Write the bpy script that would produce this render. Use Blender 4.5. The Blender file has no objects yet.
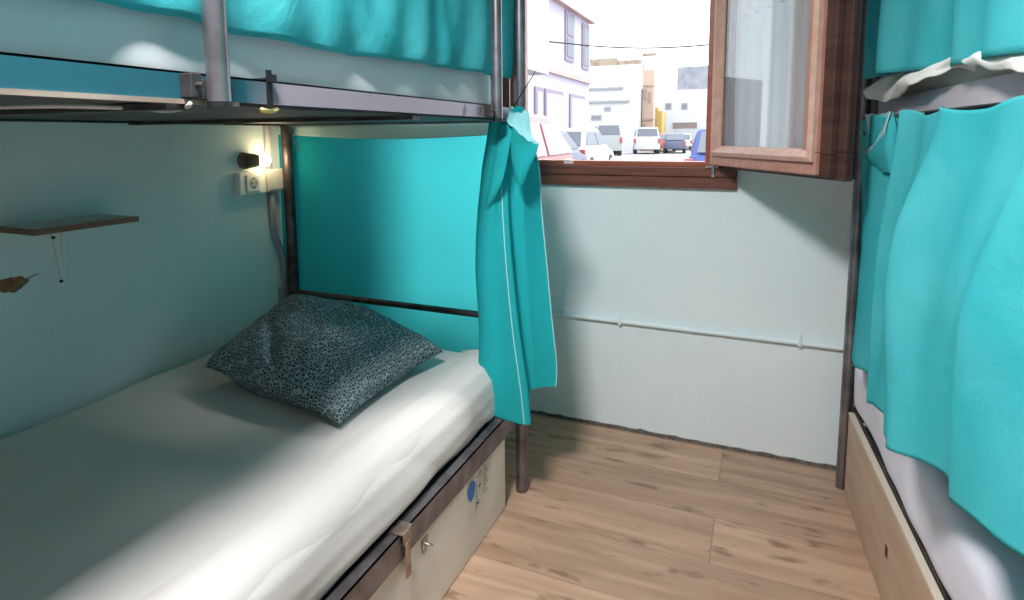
import bpy, bmesh, math, random
from mathutils import Vector, Matrix, noise, Quaternion
random.seed(7)
C = bpy.context.scene.collection
S = bpy.context.scene
V = Vector
# ------------------------------------------------------------------ camera, world, light
R = Matrix(((0.92234991, -0.03862946, 0.38441958), (0.38630033, 0.10903638, -0.91590563), (-0.00653478, 0.99328688, 0.11549227)))
EYE = V((0, 0, 1.22))
FPX, PX, PY = 588.0, 513.0, 204.0
cam = bpy.data.cameras.new('camera'); co = bpy.data.objects.new('camera', cam); C.objects.link(co)
co.matrix_world = Matrix.Translation(EYE) @ R.to_4x4()
cam.sensor_width = 36; cam.lens = 36 * FPX / 1024; cam.shift_x = -(PX - 512) / 1024; cam.shift_y = (PY - 300) / 1024
cam.clip_start = 0.02; cam.clip_end = 500
S.camera = co
S.view_settings.view_transform = 'Standard'; S.view_settings.look = 'None'
S.view_settings.exposure = 0.35; S.view_settings.gamma = 1.0; S.view_settings.use_curve_mapping = False
w = bpy.data.worlds.new('sky'); S.world = w; w.use_nodes = True
bg = w.node_tree.nodes['Background']; bg.inputs[0].default_value = (0.86, 0.93, 1.0, 1); bg.inputs[1].default_value = 2.8
def area(name, loc, rot, sx, sy, power, color, parent=None):
    l = bpy.data.lights.new(name, 'AREA'); l.shape = 'RECTANGLE'; l.size = sx; l.size_y = sy; l.energy = power; l.color = color
    o = bpy.data.objects.new(name, l); C.objects.link(o); o.location = loc; o.rotation_euler = rot
    return o
LAMP = V((-0.50, 0.30, 2.28))
area('ceiling_lamp_light', LAMP - V((0, 0, 0.09)), (0, 0, 0), 0.30, 0.30, 46, (1.0, 0.94, 0.93))
sl = bpy.data.lights.new('hazy_sun', 'SUN'); sl.energy = 4.0; sl.angle = math.radians(16); sl.color = (1, .97, .93)
slo = bpy.data.objects.new('hazy_sun', sl); C.objects.link(slo); slo.rotation_euler = V((.30, .52, .60)).to_track_quat('Z', 'Y').to_euler()

def ray(x, y): return R @ V((x - PX, PY - y, -FPX))
def atY(x, y, Y): r = ray(x, y); return EYE + r * (Y / r.y)
def atX(x, y, X): r = ray(x, y); return EYE + r * (X / r.x)
def atZ(x, y, z): r = ray(x, y); return EYE + r * ((z - EYE.z) / r.z)

# ------------------------------------------------------------------ materials
def nt(name):
    m = bpy.data.materials.new(name); m.use_nodes = True
    t = m.node_tree; t.nodes.clear()
    out = t.nodes.new('ShaderNodeOutputMaterial'); return m, t, out
def N(t, kind, **kw):
    n = t.nodes.new(kind)
    for k, v in kw.items():
        if k.startswith('_'): setattr(n, k[1:], v)
        else:
            key = int(k[1:]) if k[0] == 'i' and k[1:].isdigit() else k
            n.inputs[key].default_value = v
    return n
def c4(c): return (c[0], c[1], c[2], 1)
def srgb(r, g, b):
    f = lambda v: (v / 255 / 12.92) if v / 255 <= .04045 else ((v / 255 + .055) / 1.055) ** 2.4
    return (f(r), f(g), f(b))
def mat(name, col, rough=0.6, metal=0.0, col2=None, scale=8.0, detail=4, stretch=(1, 1, 1), bump=0.0, bscale=60.0, ramp=(0.35, 0.7), spec=0.4):
    m, t, out = nt(name)
    p = N(t, 'ShaderNodeBsdfPrincipled'); p.inputs['Roughness'].default_value = rough; p.inputs['Metallic'].default_value = metal
    p.inputs['Specular IOR Level'].default_value = spec
    p.inputs['Base Color'].default_value = c4(col)
    tc = N(t, 'ShaderNodeTexCoord'); mp = N(t, 'ShaderNodeMapping'); mp.inputs['Scale'].default_value = stretch
    t.links.new(tc.outputs['Object'], mp.inputs[0])
    if col2:
        n = N(t, 'ShaderNodeTexNoise'); n.inputs['Scale'].default_value = scale; n.inputs['Detail'].default_value = detail
        t.links.new(mp.outputs[0], n.inputs['Vector'])
        r = N(t, 'ShaderNodeValToRGB'); r.color_ramp.elements[0].position = ramp[0]; r.color_ramp.elements[1].position = ramp[1]
        r.color_ramp.elements[0].color = c4(col2); r.color_ramp.elements[1].color = c4(col)
        t.links.new(n.outputs['Fac'], r.inputs[0]); t.links.new(r.outputs[0], p.inputs['Base Color'])
    if bump:
        n = N(t, 'ShaderNodeTexNoise'); n.inputs['Scale'].default_value = bscale; n.inputs['Detail'].default_value = 5
        t.links.new(mp.outputs[0], n.inputs['Vector'])
        b = N(t, 'ShaderNodeBump'); b.inputs['Strength'].default_value = bump; b.inputs['Distance'].default_value = 0.01
        t.links.new(n.outputs['Fac'], b.inputs['Height']); t.links.new(b.outputs[0], p.inputs['Normal'])
    t.links.new(p.outputs[0], out.inputs[0])
    return m
def cloth(name, col, trans=0.35, col2=None, bump=0.25, tcol=None, bscale=9.0):
    m, t, out = nt(name)
    d = N(t, 'ShaderNodeBsdfDiffuse'); d.inputs[0].default_value = c4(col)
    tr = N(t, 'ShaderNodeBsdfTranslucent'); tr.inputs[0].default_value = c4(tcol or col)
    mx = N(t, 'ShaderNodeMixShader'); mx.inputs[0].default_value = trans
    tc = N(t, 'ShaderNodeTexCoord')
    if col2:
        n = N(t, 'ShaderNodeTexNoise'); n.inputs['Scale'].default_value = 5; n.inputs['Detail'].default_value = 6
        t.links.new(tc.outputs['Object'], n.inputs['Vector'])
        r = N(t, 'ShaderNodeValToRGB'); r.color_ramp.elements[0].color = c4(col2); r.color_ramp.elements[1].color = c4(col)
        r.color_ramp.elements[0].position = .35; r.color_ramp.elements[1].position = .65
        t.links.new(n.outputs['Fac'], r.inputs[0]); t.links.new(r.outputs[0], d.inputs[0])
    n1 = N(t, 'ShaderNodeTexNoise'); n1.inputs['Scale'].default_value = bscale; n1.inputs['Detail'].default_value = 6; n1.inputs['Roughness'].default_value = 0.6; n1.inputs['Distortion'].default_value = .4
    n2 = N(t, 'ShaderNodeTexNoise'); n2.inputs['Scale'].default_value = 420; n2.inputs['Detail'].default_value = 2
    ad = N(t, 'ShaderNodeMath', _operation='MULTIPLY_ADD'); ad.inputs[1].default_value = 0.05
    for n in (n1, n2): t.links.new(tc.outputs['Object'], n.inputs['Vector'])
    t.links.new(n2.outputs['Fac'], ad.inputs[0]); t.links.new(n1.outputs['Fac'], ad.inputs[2])
    b = N(t, 'ShaderNodeBump'); b.inputs['Strength'].default_value = bump; b.inputs['Distance'].default_value = 0.03
    t.links.new(ad.outputs[0], b.inputs['Height'])
    t.links.new(b.outputs[0], d.inputs['Normal'])
    t.links.new(d.outputs[0], mx.inputs[1]); t.links.new(tr.outputs[0], mx.inputs[2]); t.links.new(mx.outputs[0], out.inputs[0])
    return m
def emis(name, col, s):
    m, t, out = nt(name); e = N(t, 'ShaderNodeEmission'); e.inputs[0].default_value = c4(col); e.inputs[1].default_value = s
    t.links.new(e.outputs[0], out.inputs[0]); return m
def glass(name, tint=(1, 1, 1), refl=0.12):
    m, t, out = nt(name)
    tr = N(t, 'ShaderNodeBsdfTransparent'); tr.inputs[0].default_value = c4(tint)
    g = N(t, 'ShaderNodeBsdfGlossy'); g.inputs['Roughness'].default_value = 0.02
    mx = N(t, 'ShaderNodeMixShader'); mx.inputs[0].default_value = refl
    t.links.new(tr.outputs[0], mx.inputs[1]); t.links.new(g.outputs[0], mx.inputs[2]); t.links.new(mx.outputs[0], out.inputs[0]); return m

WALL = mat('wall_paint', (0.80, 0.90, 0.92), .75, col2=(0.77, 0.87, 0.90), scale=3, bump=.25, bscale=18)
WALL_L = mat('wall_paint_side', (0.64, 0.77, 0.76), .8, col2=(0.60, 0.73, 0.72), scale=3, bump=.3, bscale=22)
CEIL = mat('ceiling_paint', (0.5, 0.53, 0.53), .8)
TEAL = cloth('teal_cotton', (0.10, 0.55, 0.60), .28, col2=(0.055, 0.48, 0.53), tcol=(0.05, 0.62, 0.66), bump=.30, bscale=6)
TEAL_D = cloth('teal_cotton_deep', (0.03, 0.50, 0.54), .35, tcol=(0.04, .60, .64), bump=.2, bscale=7)
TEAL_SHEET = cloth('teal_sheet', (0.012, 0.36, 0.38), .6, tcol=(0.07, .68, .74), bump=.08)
PALE = cloth('pale_lining', (0.50, 0.72, 0.68), .25, bump=.2)
SHEET = cloth('sheet_cotton', (0.68, 0.67, 0.65), .05, bump=.12, bscale=4)
SHEET_R = cloth('sheet_lilac_white', (0.74, 0.73, 0.82), .05, bump=.2, bscale=5)
SHEET_U = cloth('sheet_cream', (0.82, 0.79, 0.74), .05, bump=.2, bscale=7)
STEEL = mat('worn_steel', (0.30, 0.29, 0.32), .38, .8, col2=(0.16, 0.15, 0.16), scale=14, bump=.05)
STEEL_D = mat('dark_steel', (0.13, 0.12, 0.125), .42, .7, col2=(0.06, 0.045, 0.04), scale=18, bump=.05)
STEEL_L = mat('lilac_steel', (0.62, 0.55, 0.60), .5, .2, col2=(0.54, .47, .50), scale=6)
WOOD_R = mat('red_wood', (0.26, 0.085, 0.05), .42, col2=(0.15, 0.045, 0.03), scale=6, stretch=(1, 1, 12), bump=.08, spec=.5)
WOOD_H = mat('red_wood_lengthwise', (0.20, 0.068, 0.042), .4, col2=(0.12, 0.038, 0.026), scale=6, stretch=(1, 12, 14), bump=.08, spec=.5)
WOOD_LIT = mat('lit_bead_wood', (0.52, 0.27, 0.21), .5, col2=(0.42, 0.20, 0.15), scale=8, stretch=(6, 6, 2))  # glare on the sash wood put into a paler base colour
WOOD_SHADED = mat('shaded_wood', (0.10, 0.045, 0.035), .45, col2=(0.055, 0.025, 0.02), scale=6, stretch=(1, 1, 12))  # shade on the side turned from the lamp, put into the colour
PLY = mat('pale_ply', (0.56, 0.41, 0.30), .6, col2=(0.46, 0.32, 0.22), scale=4, stretch=(8, 1, 6))
BOARD = mat('cream_board', (0.74, 0.70, 0.62), .55, col2=(0.68, 0.63, 0.54), scale=5, stretch=(2, 1, 4))
BLACK = mat('black_plastic', (0.012, 0.012, 0.014), .5)
WHITEP = mat('white_plastic', (0.74, 0.74, 0.70), .4)
GREYP = mat('grey_conduit', (0.33, 0.34, 0.38), .6, col2=(.27, .28, .3))
BLUEP = mat('blue_print', (0.03, 0.16, 0.50), .5)
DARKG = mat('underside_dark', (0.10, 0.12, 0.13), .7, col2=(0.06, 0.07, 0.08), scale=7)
SHELFW = mat('shelf_edge_wood', (0.24, 0.13, 0.085), .6, col2=(.16, .08, .05), stretch=(1, .2, 6))
SHELFT = mat('shelf_top_paint', (0.58, 0.68, 0.66), .7)

# ------------------------------------------------------------------ mesh helpers
class MB:
    def __init__(s, M=None): s.v = []; s.f = []; s.M = M
    def add(s, vs, fs):
        n = len(s.v); s.v += [V(p) for p in vs]; s.f += [tuple(i + n for i in f) for f in fs]
    def box(s, a, b, M=None):
        x0, y0, z0 = a; x1, y1, z1 = b
        vs = [V((x, y, z)) for z in (z0, z1) for y in (y0, y1) for x in (x0, x1)]
        if M: vs = [M @ p for p in vs]
        s.add(vs, [(0, 2, 3, 1), (4, 5, 7, 6), (0, 1, 5, 4), (2, 6, 7, 3), (0, 4, 6, 2), (1, 3, 7, 5)])
    def tube(s, pts, r, n=12, cap=True):
        pts = [V(p) for p in pts]; rings = []
        rs = r if isinstance(r, (list, tuple)) else [r] * len(pts)
        prev = None
        for i, p in enumerate(pts):
            d = (pts[min(i + 1, len(pts) - 1)] - pts[max(i - 1, 0)]).normalized()
            if prev is None:
                u = d.orthogonal().normalized()
            else:
                u = (prev - d * prev.dot(d)).normalized()
            prev = u; w_ = d.cross(u)
            rings.append([p + (u * math.cos(2 * math.pi * k / n) + w_ * math.sin(2 * math.pi * k / n)) * rs[i] for k in range(n)])
        vs = [q for g in rings for q in g]; fs = []
        for i in range(len(pts) - 1):
            for k in range(n):
                k2 = (k + 1) % n; fs.append((i * n + k, i * n + k2, (i + 1) * n + k2, (i + 1) * n + k))
        if cap: fs.append(tuple(range(n))[::-1]); fs.append(tuple(range((len(pts) - 1) * n, len(pts) * n)))
        s.add(vs, fs)
    def grid(s, fn, nu, nv):
        vs = [fn(i / nu, j / nv) for j in range(nv + 1) for i in range(nu + 1)]
        fs = [(j * (nu + 1) + i, j * (nu + 1) + i + 1, (j + 1) * (nu + 1) + i + 1, (j + 1) * (nu + 1) + i) for j in range(nv) for i in range(nu)]
        s.add(vs, fs)
    def prism(s, poly, d):
        d = V(d); n = len(poly); vs = [V(p) for p in poly] + [V(p) + d for p in poly]
        s.add(vs, [tuple(range(n))[::-1], tuple(range(n, 2 * n))] + [(i, (i + 1) % n, n + (i + 1) % n, n + i) for i in range(n)])
    def build(s, name, m, parent=None, smooth=False, bevel=0.0, solid=0.0, seg=2, offset=0.0, auto=False):
        me = bpy.data.meshes.new(name)
        vs = [s.M @ p for p in s.v] if s.M else s.v
        me.from_pydata([tuple(p) for p in vs], [], s.f); me.update()
        bm = bmesh.new(); bm.from_mesh(me); bmesh.ops.recalc_face_normals(bm, faces=bm.faces); bm.to_mesh(me); bm.free()
        me.materials.append(m)
        if smooth or auto:
            for p in me.polygons: p.use_smooth = True
            if auto: me.set_sharp_from_angle(angle=math.radians(40))
        o = bpy.data.objects.new(name, me); C.objects.link(o)
        if parent:
            o.parent = parent
            pm = Matrix.Translation(parent['_o']) if '_o' in parent else Matrix()
            o.matrix_parent_inverse = Matrix.Translation(V(parent.get('_o', (0, 0, 0)))).inverted()
        if bevel:
            b = o.modifiers.new('bevel', 'BEVEL'); b.width = bevel; b.segments = seg; b.limit_method = 'ANGLE'
        if solid:
            b = o.modifiers.new('thickness', 'SOLIDIFY'); b.thickness = solid; b.offset = offset
        return o
def tag(o, label=None, cat=None, group=None, kind=None):
    if label: o['label'] = label
    if cat: o['category'] = cat
    if group: o['group'] = group
    if kind: o['kind'] = kind
    return o
def thing(name, label, cat, loc, group=None):
    o = bpy.data.objects.new(name, None); C.objects.link(o); o.location = loc; o['_o'] = tuple(loc)
    o.empty_display_size = .1
    return tag(o, label, cat, group)
def struct(o): o['kind'] = 'structure'; return o
def rbox(a, b, r, nx, ny, nz, disp=None, M=None):
    """rounded slab from a dense box surface"""
    mb = MB(M); a = V(a); b = V(b)
    bm = bmesh.new(); bmesh.ops.create_cube(bm, size=2)
    bm.free()
    def face(o, du, dv, nu, nv):
        def f(u, v):
            p = o + du * u + dv * v
            q = V([min(max(p[i], a[i] + r), b[i] - r) for i in range(3)])
            d = p - q
            if d.length > 1e-9:
                d = d.normalized(); p = q + d * r
            return p + (disp(p, d) if disp else V((0, 0, 0)))
        mb.grid(f, nu, nv)
    # denser near edges is achieved simply with enough cells
    X = V((b.x - a.x, 0, 0)); Y = V((0, b.y - a.y, 0)); Z = V((0, 0, b.z - a.z))
    face(a, X, Y, nx, ny); face(a + Z, X, Y, nx, ny)
    face(a, X, Z, nx, nz); face(a + Y, X, Z, nx, nz)
    face(a, Y, Z, ny, nz); face(a + X, Y, Z, ny, nz)
    return mb
def weld(o, d=1e-4):
    bm = bmesh.new(); bm.from_mesh(o.data); bmesh.ops.remove_doubles(bm, verts=bm.verts, dist=d)
    bmesh.ops.recalc_face_normals(bm, faces=bm.faces); bm.to_mesh(o.data); bm.free(); return o
def sm(a, b, x):
    t = min(max((x - a) / (b - a), 0), 1); return t * t * (3 - 2 * t)
def lerp(a, b, t): return a + (b - a) * t
def interp(xs, ys, x):
    if x <= xs[0]: return ys[0]
    for i in range(len(xs) - 1):
        if x <= xs[i + 1]:
            t = (x - xs[i]) / (xs[i + 1] - xs[i]); return ys[i] + (ys[i + 1] - ys[i]) * t
    return ys[-1]
def nz(x, y, z): return noise.noise(V((x, y, z)))

# ------------------------------------------------------------------ room
YW = 2.32; XL = -1.74; XR = 1.52; YB = -1.6; H = 2.6
def floor_mat():
    m, t, out = nt('laminate_planks')
    p = N(t, 'ShaderNodeBsdfPrincipled'); p.inputs['Roughness'].default_value = .42; p.inputs['Specular IOR Level'].default_value = .4
    tc = N(t, 'ShaderNodeTexCoord'); sx = N(t, 'ShaderNodeSeparateXYZ'); t.links.new(tc.outputs['Object'], sx.inputs[0])
    def mth(op, a, b=None, c=None):
        n = N(t, 'ShaderNodeMath', _operation=op)
        for i, v in enumerate((a, b, c)):
            if v is None: continue
            if isinstance(v, (int, float)): n.inputs[i].default_value = v
            else: t.links.new(v, n.inputs[i])
        return n.outputs[0]
    yy = mth('DIVIDE', mth('ADD', sx.outputs[1], -1.645 + 2.195 * 2), .2195)
    row = mth('FLOOR', yy); fy = mth('FRACT', yy)
    odd = mth('MODULO', row, 2.0)
    xx = mth('DIVIDE', mth('ADD', mth('ADD', sx.outputs[0], .09 + 13.0), mth('MULTIPLY', odd, .80)), 1.3)
    col = mth('FLOOR', xx); fx = mth('FRACT', xx)
    dy = mth('MINIMUM', fy, mth('SUBTRACT', 1.0, fy)); dx = mth('MINIMUM', fx, mth('SUBTRACT', 1.0, fx))
    seam = mth('MAXIMUM', mth('LESS_THAN', dy, .007), mth('LESS_THAN', dx, .0016))
    cb = N(t, 'ShaderNodeCombineXYZ'); t.links.new(row, cb.inputs[0]); t.links.new(col, cb.inputs[1])
    wn = N(t, 'ShaderNodeTexWhiteNoise'); wn.noise_dimensions = '2D'; t.links.new(cb.outputs[0], wn.inputs['Vector'])
    cv = N(t, 'ShaderNodeCombineXYZ')
    t.links.new(mth('ADD', mth('MULTIPLY', sx.outputs[0], 1.2), mth('MULTIPLY', wn.outputs[0], 9.0)), cv.inputs[0])
    t.links.new(mth('MULTIPLY', sx.outputs[1], 13.0), cv.inputs[1])
    g = N(t, 'ShaderNodeTexNoise'); g.inputs['Scale'].default_value = 1.6; g.inputs['Detail'].default_value = 8; g.inputs['Distortion'].default_value = .6
    t.links.new(cv.outputs[0], g.inputs['Vector'])
    r = N(t, 'ShaderNodeValToRGB'); e = r.color_ramp.elements
    e[0].position = .3; e[0].color = c4((0.34, 0.215, 0.14)); e[1].position = .68; e[1].color = c4((0.53, 0.355, 0.245))
    t.links.new(g.outputs['Fac'], r.inputs[0])
    # knots and short dark dashes
    vo = N(t, 'ShaderNodeTexNoise'); vo.inputs['Scale'].default_value = 3.4; vo.inputs['Detail'].default_value = 4
    cv2 = N(t, 'ShaderNodeCombineXYZ'); t.links.new(mth('MULTIPLY', sx.outputs[0], 2.2), cv2.inputs[0]); t.links.new(mth('MULTIPLY', sx.outputs[1], 7.0), cv2.inputs[1])
    t.links.new(wn.outputs[0], cv2.inputs[2]); t.links.new(cv2.outputs[0], vo.inputs['Vector'])
    kr = N(t, 'ShaderNodeValToRGB'); k = kr.color_ramp.elements; k[0].position = .60; k[0].color = (0, 0, 0, 1); k[1].position = .70; k[1].color = (1, 1, 1, 1)
    t.links.new(vo.outputs['Fac'], kr.inputs[0])
    mx = N(t, 'ShaderNodeMix', _data_type='RGBA'); mx.inputs[7].default_value = c4((0.20, 0.11, 0.07))
    t.links.new(mth('MULTIPLY', kr.outputs[0], .75), mx.inputs[0]); t.links.new(r.outputs[0], mx.inputs[6])
    hv = N(t, 'ShaderNodeHueSaturation'); t.links.new(mx.outputs[2], hv.inputs['Color'])
    t.links.new(mth('MULTIPLY_ADD', wn.outputs[0], .22, .9), hv.inputs['Value'])
    m2 = N(t, 'ShaderNodeMix', _data_type='RGBA'); m2.inputs[7].default_value = c4((0.17, 0.10, 0.065))
    t.links.new(mth('MULTIPLY', seam, .5), m2.inputs[0]); t.links.new(hv.outputs[0], m2.inputs[6])
    t.links.new(m2.outputs[2], p.inputs['Base Color']); t.links.new(p.outputs[0], out.inputs[0]); return m
b = MB(); b.box((XL - .1, YB - .1, -.1), (XR + .1, YW + .2, 0)); struct(b.build('floor', floor_mat()))
b = MB(); b.box((XL - .1, YB - .1, H), (XR + .1, YW + .2, H + .1)); struct(b.build('ceiling', CEIL))
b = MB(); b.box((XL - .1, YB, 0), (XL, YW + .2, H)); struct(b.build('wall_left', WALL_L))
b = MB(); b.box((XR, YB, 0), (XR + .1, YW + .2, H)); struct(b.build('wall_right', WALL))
b = MB(); b.box((XL - .1, YB - .1, 0), (XR + .1, YB, H)); struct(b.build('wall_back', CEIL))
# window wall with its opening (one mesh, four blocks round the hole)
OX0, OX1, OZ0, OZ1 = -1.0, -0.13, 1.05, 2.2
b = MB()
b.box((XL, YW, 0), (OX0, YW + .2, H)); b.box((OX1, YW, 0), (XR, YW + .2, H)); b.box((OX0, YW, 0), (OX1, YW + .2, OZ0)); b.box((OX0, YW, OZ1), (OX1, YW + .2, H))
struct(b.build('wall_window_side', WALL))
# crumbly dark joint along the foot of the window wall
b = MB(); pts = [i / 120 for i in range(121)]
vs = []; fs = []
for i, u in enumerate(pts):
    x = lerp(XL, XR, u); hh = .011 + .006 * abs(nz(x * 9, 1, 2)) + .010 * max(0, nz(x * 23, 4, 1)); dd = .006 + .008 * abs(nz(x * 17, 3, 7))
    vs += [(x, YW + .0, 0.0), (x, YW - dd, 0.0005), (x, YW - dd * .5, hh * .7), (x, YW, hh)]
for i in range(120):
    for k in range(3): a = i * 4 + k; fs.append((a, a + 1, a + 5, a + 4))
b.add(vs, fs); struct(b.build('trim_1', mat('dark_joint', (0.07, 0.06, 0.055), .9, col2=(.16, .14, .13), scale=60)))

# window frame
wf = thing('window_1', None, None, (-.56, YW, 1.017)); wf['kind'] = 'structure'
b = MB()
b.box((-1.06, YW - .022, 1.017), (-.075, YW - .001, 1.062)); b.box((-1.06, YW - .030, 1.062), (-.075, YW - .001, 1.098))
b.box((-1.06, YW - .022, 2.16), (-.075, YW - .001, 2.25)); b.box((-1.06, YW - .021, 1.098), (-.985, YW - .001, 2.16)); b.box((-.15, YW - .021, 1.098), (-.075, YW - .001, 2.16))
b.build('casing', WOOD_H, wf, bevel=.003)
b = MB()
b.box((-.985, YW - .014, 1.098), (-.15, YW + .06, 1.118)); b.box((-.985, YW + .0, 1.118), (-.925, YW + .06, 2.13)); b.box((-.19, YW + .0, 1.118), (-.15, YW + .06, 2.13)); b.box((-.985, YW, 2.13), (-.15, YW + .06, 2.16))
b.build('window_frame', mat('window_frame_wood', (0.42, 0.13, 0.075), .4, col2=(.3, .09, .05), stretch=(1, 1, 8)), wf, bevel=.003)
b = MB(); b.box((-.86, YW - .0145, 1.1181), (-.80, YW + .004, 1.1195)); b.box((-.77, YW - .0145, 1.1181), (-.715, YW + .004, 1.1195)); b.box((-.74, YW - .0155, 1.105), (-.70, YW - .0142, 1.116))
b.build('latch_plate', mat('tape_pale', (.75, .72, .7), .6), wf)
b = MB(); b.box((-1.0, YW + .062, 1.05), (-.13, YW + .24, 1.09)); b.build('window_sill', mat('outer_sill', (.6, .56, .52), .8), wf, bevel=.004)
b = MB(); b.tube([(-.158, YW - .035, 1.075), (-.158, YW - .035, 1.108)], .007, 10); b.box((-.185, YW - .04, 1.098), (-.14, YW - .028, 1.104)); b.box((-.163, YW - .035, 1.062), (-.153, YW - .0225, 1.09))
b.build('hinge', mat('hinge_metal', (.45, .42, .42), .35, .9), wf)

# opened casement
sang = math.atan2(-.62, .37)
sh = thing('casement_sash', 'open brown wooden casement with glass and white sheer curtain, swung in beside right bed', 'window sash', (-.172, 2.285, 1.108))
# local frame: a along the sash from hinge, t thickness (away from camera), z up
ax = V((.37, -.62, 0)).normalized(); tx = V((.86, .51, 0)).normalized(); tx = (tx - ax * tx.dot(ax)).normalized()
MS = Matrix(((ax.x, tx.x, 0, -.172), (ax.y, tx.y, 0, 2.285), (0, 0, 1, 1.108), (0, 0, 0, 1)))
SW, SH, ST = .655, 1.02, .052
def framebars(mb, x0, x1, z0, z1, w, t0, t1):
    mb.box((x0, t0, z0), (x1, t1, z0 + w)); mb.box((x0, t0, z1 - w), (x1, t1, z1)); mb.box((x0, t0, z0 + w), (x0 + w, t1, z1 - w)); mb.box((x1 - w, t0, z0 + w), (x1, t1, z1 - w))
b = MB(MS); framebars(b, 0, SW - .052, 0, SH, .06, 0, .030); b.build('face_frame', WOOD_LIT, sh, bevel=.004)
b = MB(MS); framebars(b, .004, SW - .012, -.004, SH + .006, .06, .012, .034); framebars(b, .008, SW + .016, -.012, SH, .075, .034, .060); framebars(b, .012, SW + .004, -.008, SH, .07, .060, .082)
b.build('rebate_frame', WOOD_SHADED, sh, bevel=.003)
b = MB(MS); b.box((SW + .0162, .043, .0), (SW + .0175, .050, .80)); b.build('lock_strip', mat('lock_dark', (.05, .02, .02), .4), sh)
b = MB(MS)
for (x0, x1, z0, z1, ins) in ((.032, SW - .056, .035, SH - .04, .036),):
    q = [(x0, z0), (x1, z0), (x1, z1), (x0, z1)]; qi = [(x0 + ins, z0 + ins), (x1 - ins, z0 + ins), (x1 - ins, z1 - ins), (x0 + ins, z1 - ins)]; qm = [(x0 + .014, z0 + .014), (x1 - .014, z0 + .014), (x1 - .014, z1 - .014), (x0 + .014, z1 - .014)]
    rings = [(q, 0.0), (q, -.010), (qm, -.016), (qi, .004), (qi, .012)]
    vs = []; fs = []
    for (rg, t_) in rings: vs += [(p[0], t_, p[1]) for p in rg]
    for i in range(len(rings) - 1):
        for k in range(4): k2 = (k + 1) % 4; fs.append((i * 4 + k, i * 4 + k2, i * 4 + 4 + k2, i * 4 + 4 + k))
    b.add(vs, fs)
b.build('glazing_bead', mat('bead_glare', (0.66, 0.42, 0.34), .45, col2=(.56, .33, .26), stretch=(5, 5, 5)), sh, bevel=.002)  # pale tone is sunlit glare painted into the bead colour
b = MB(MS); b.box((.062, .006, .064), (SW - .085, .010, SH - .07)); b.build('glass_pane', glass('pane_glass', (.97, .98, .99), .10), sh)
b = MB(MS)
def sheer(u, v):
    x = lerp(.065, SW - .065, u); a = .006 * math.sin(u * 47 + 1.2 * math.sin(v * 3)) + .004 * math.sin(u * 95 + v * 2)
    return V((x, .045 + a, lerp(.06, SH - .06, v)))
b.grid(sheer, 110, 10)
m_, t_, out_ = nt('sheer_white')
d_ = N(t_, 'ShaderNodeBsdfDiffuse'); d_.inputs[0].default_value = (.86, .88, .90, 1); tl_ = N(t_, 'ShaderNodeBsdfTranslucent'); tl_.inputs[0].default_value = (.86, .88, .9, 1)
mx_ = N(t_, 'ShaderNodeMixShader'); mx_.inputs[0].default_value = .5; tp_ = N(t_, 'ShaderNodeBsdfTransparent'); mx2_ = N(t_, 'ShaderNodeMixShader'); mx2_.inputs[0].default_value = .05
t_.links.new(d_.outputs[0], mx_.inputs[1]); t_.links.new(tl_.outputs[0], mx_.inputs[2]); t_.links.new(mx_.outputs[0], mx2_.inputs[1]); t_.links.new(tp_.outputs[0], mx2_.inputs[2]); t_.links.new(mx2_.outputs[0], out_.inputs[0])
b.build('sheer_curtain', m_, sh, smooth=True)
b = MB(MS); b.tube([(.05, .046, SH * .50), (SW - .05, .046, SH * .50)], .0025, 6); b.tube([(.33, .048, .07), (.33, .048, SH - .06)], .004, 6)  # lines reflected in the glass, such as the cable, modelled as bars
b.build('reflected_lines', mat('reflection_grey', (.45, .45, .48), .5), sh)

# pipe along the window wall
wp = thing('wall_pipe', 'thin pipe painted pale blue, clipped low along the wall under the window', 'pipe', (-.3, YW, .46))
b = MB(); b.tube([(-1.7, YW - .011, .470), (-.8, YW - .011, .466), (0, YW - .011, .463), (.6, YW - .011, .459), (1.45, YW - .011, .455)], .0085, 12); b.build('pipe_run', WALL, wp, smooth=True)
for x in (-.74, -.50, .16):
    b = MB(); b.box((x - .006, YW - .0215, .452), (x + .006, YW, .476)); b.box((x - .004, YW - .006, .476), (x + .004, YW, .496)); b.build('pipe_clip', WALL, wp, bevel=.002)

# ------------------------------------------------------------------ bunk beds
I4 = Matrix()
def LB(x, y, z): return V((x, y, z))
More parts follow.
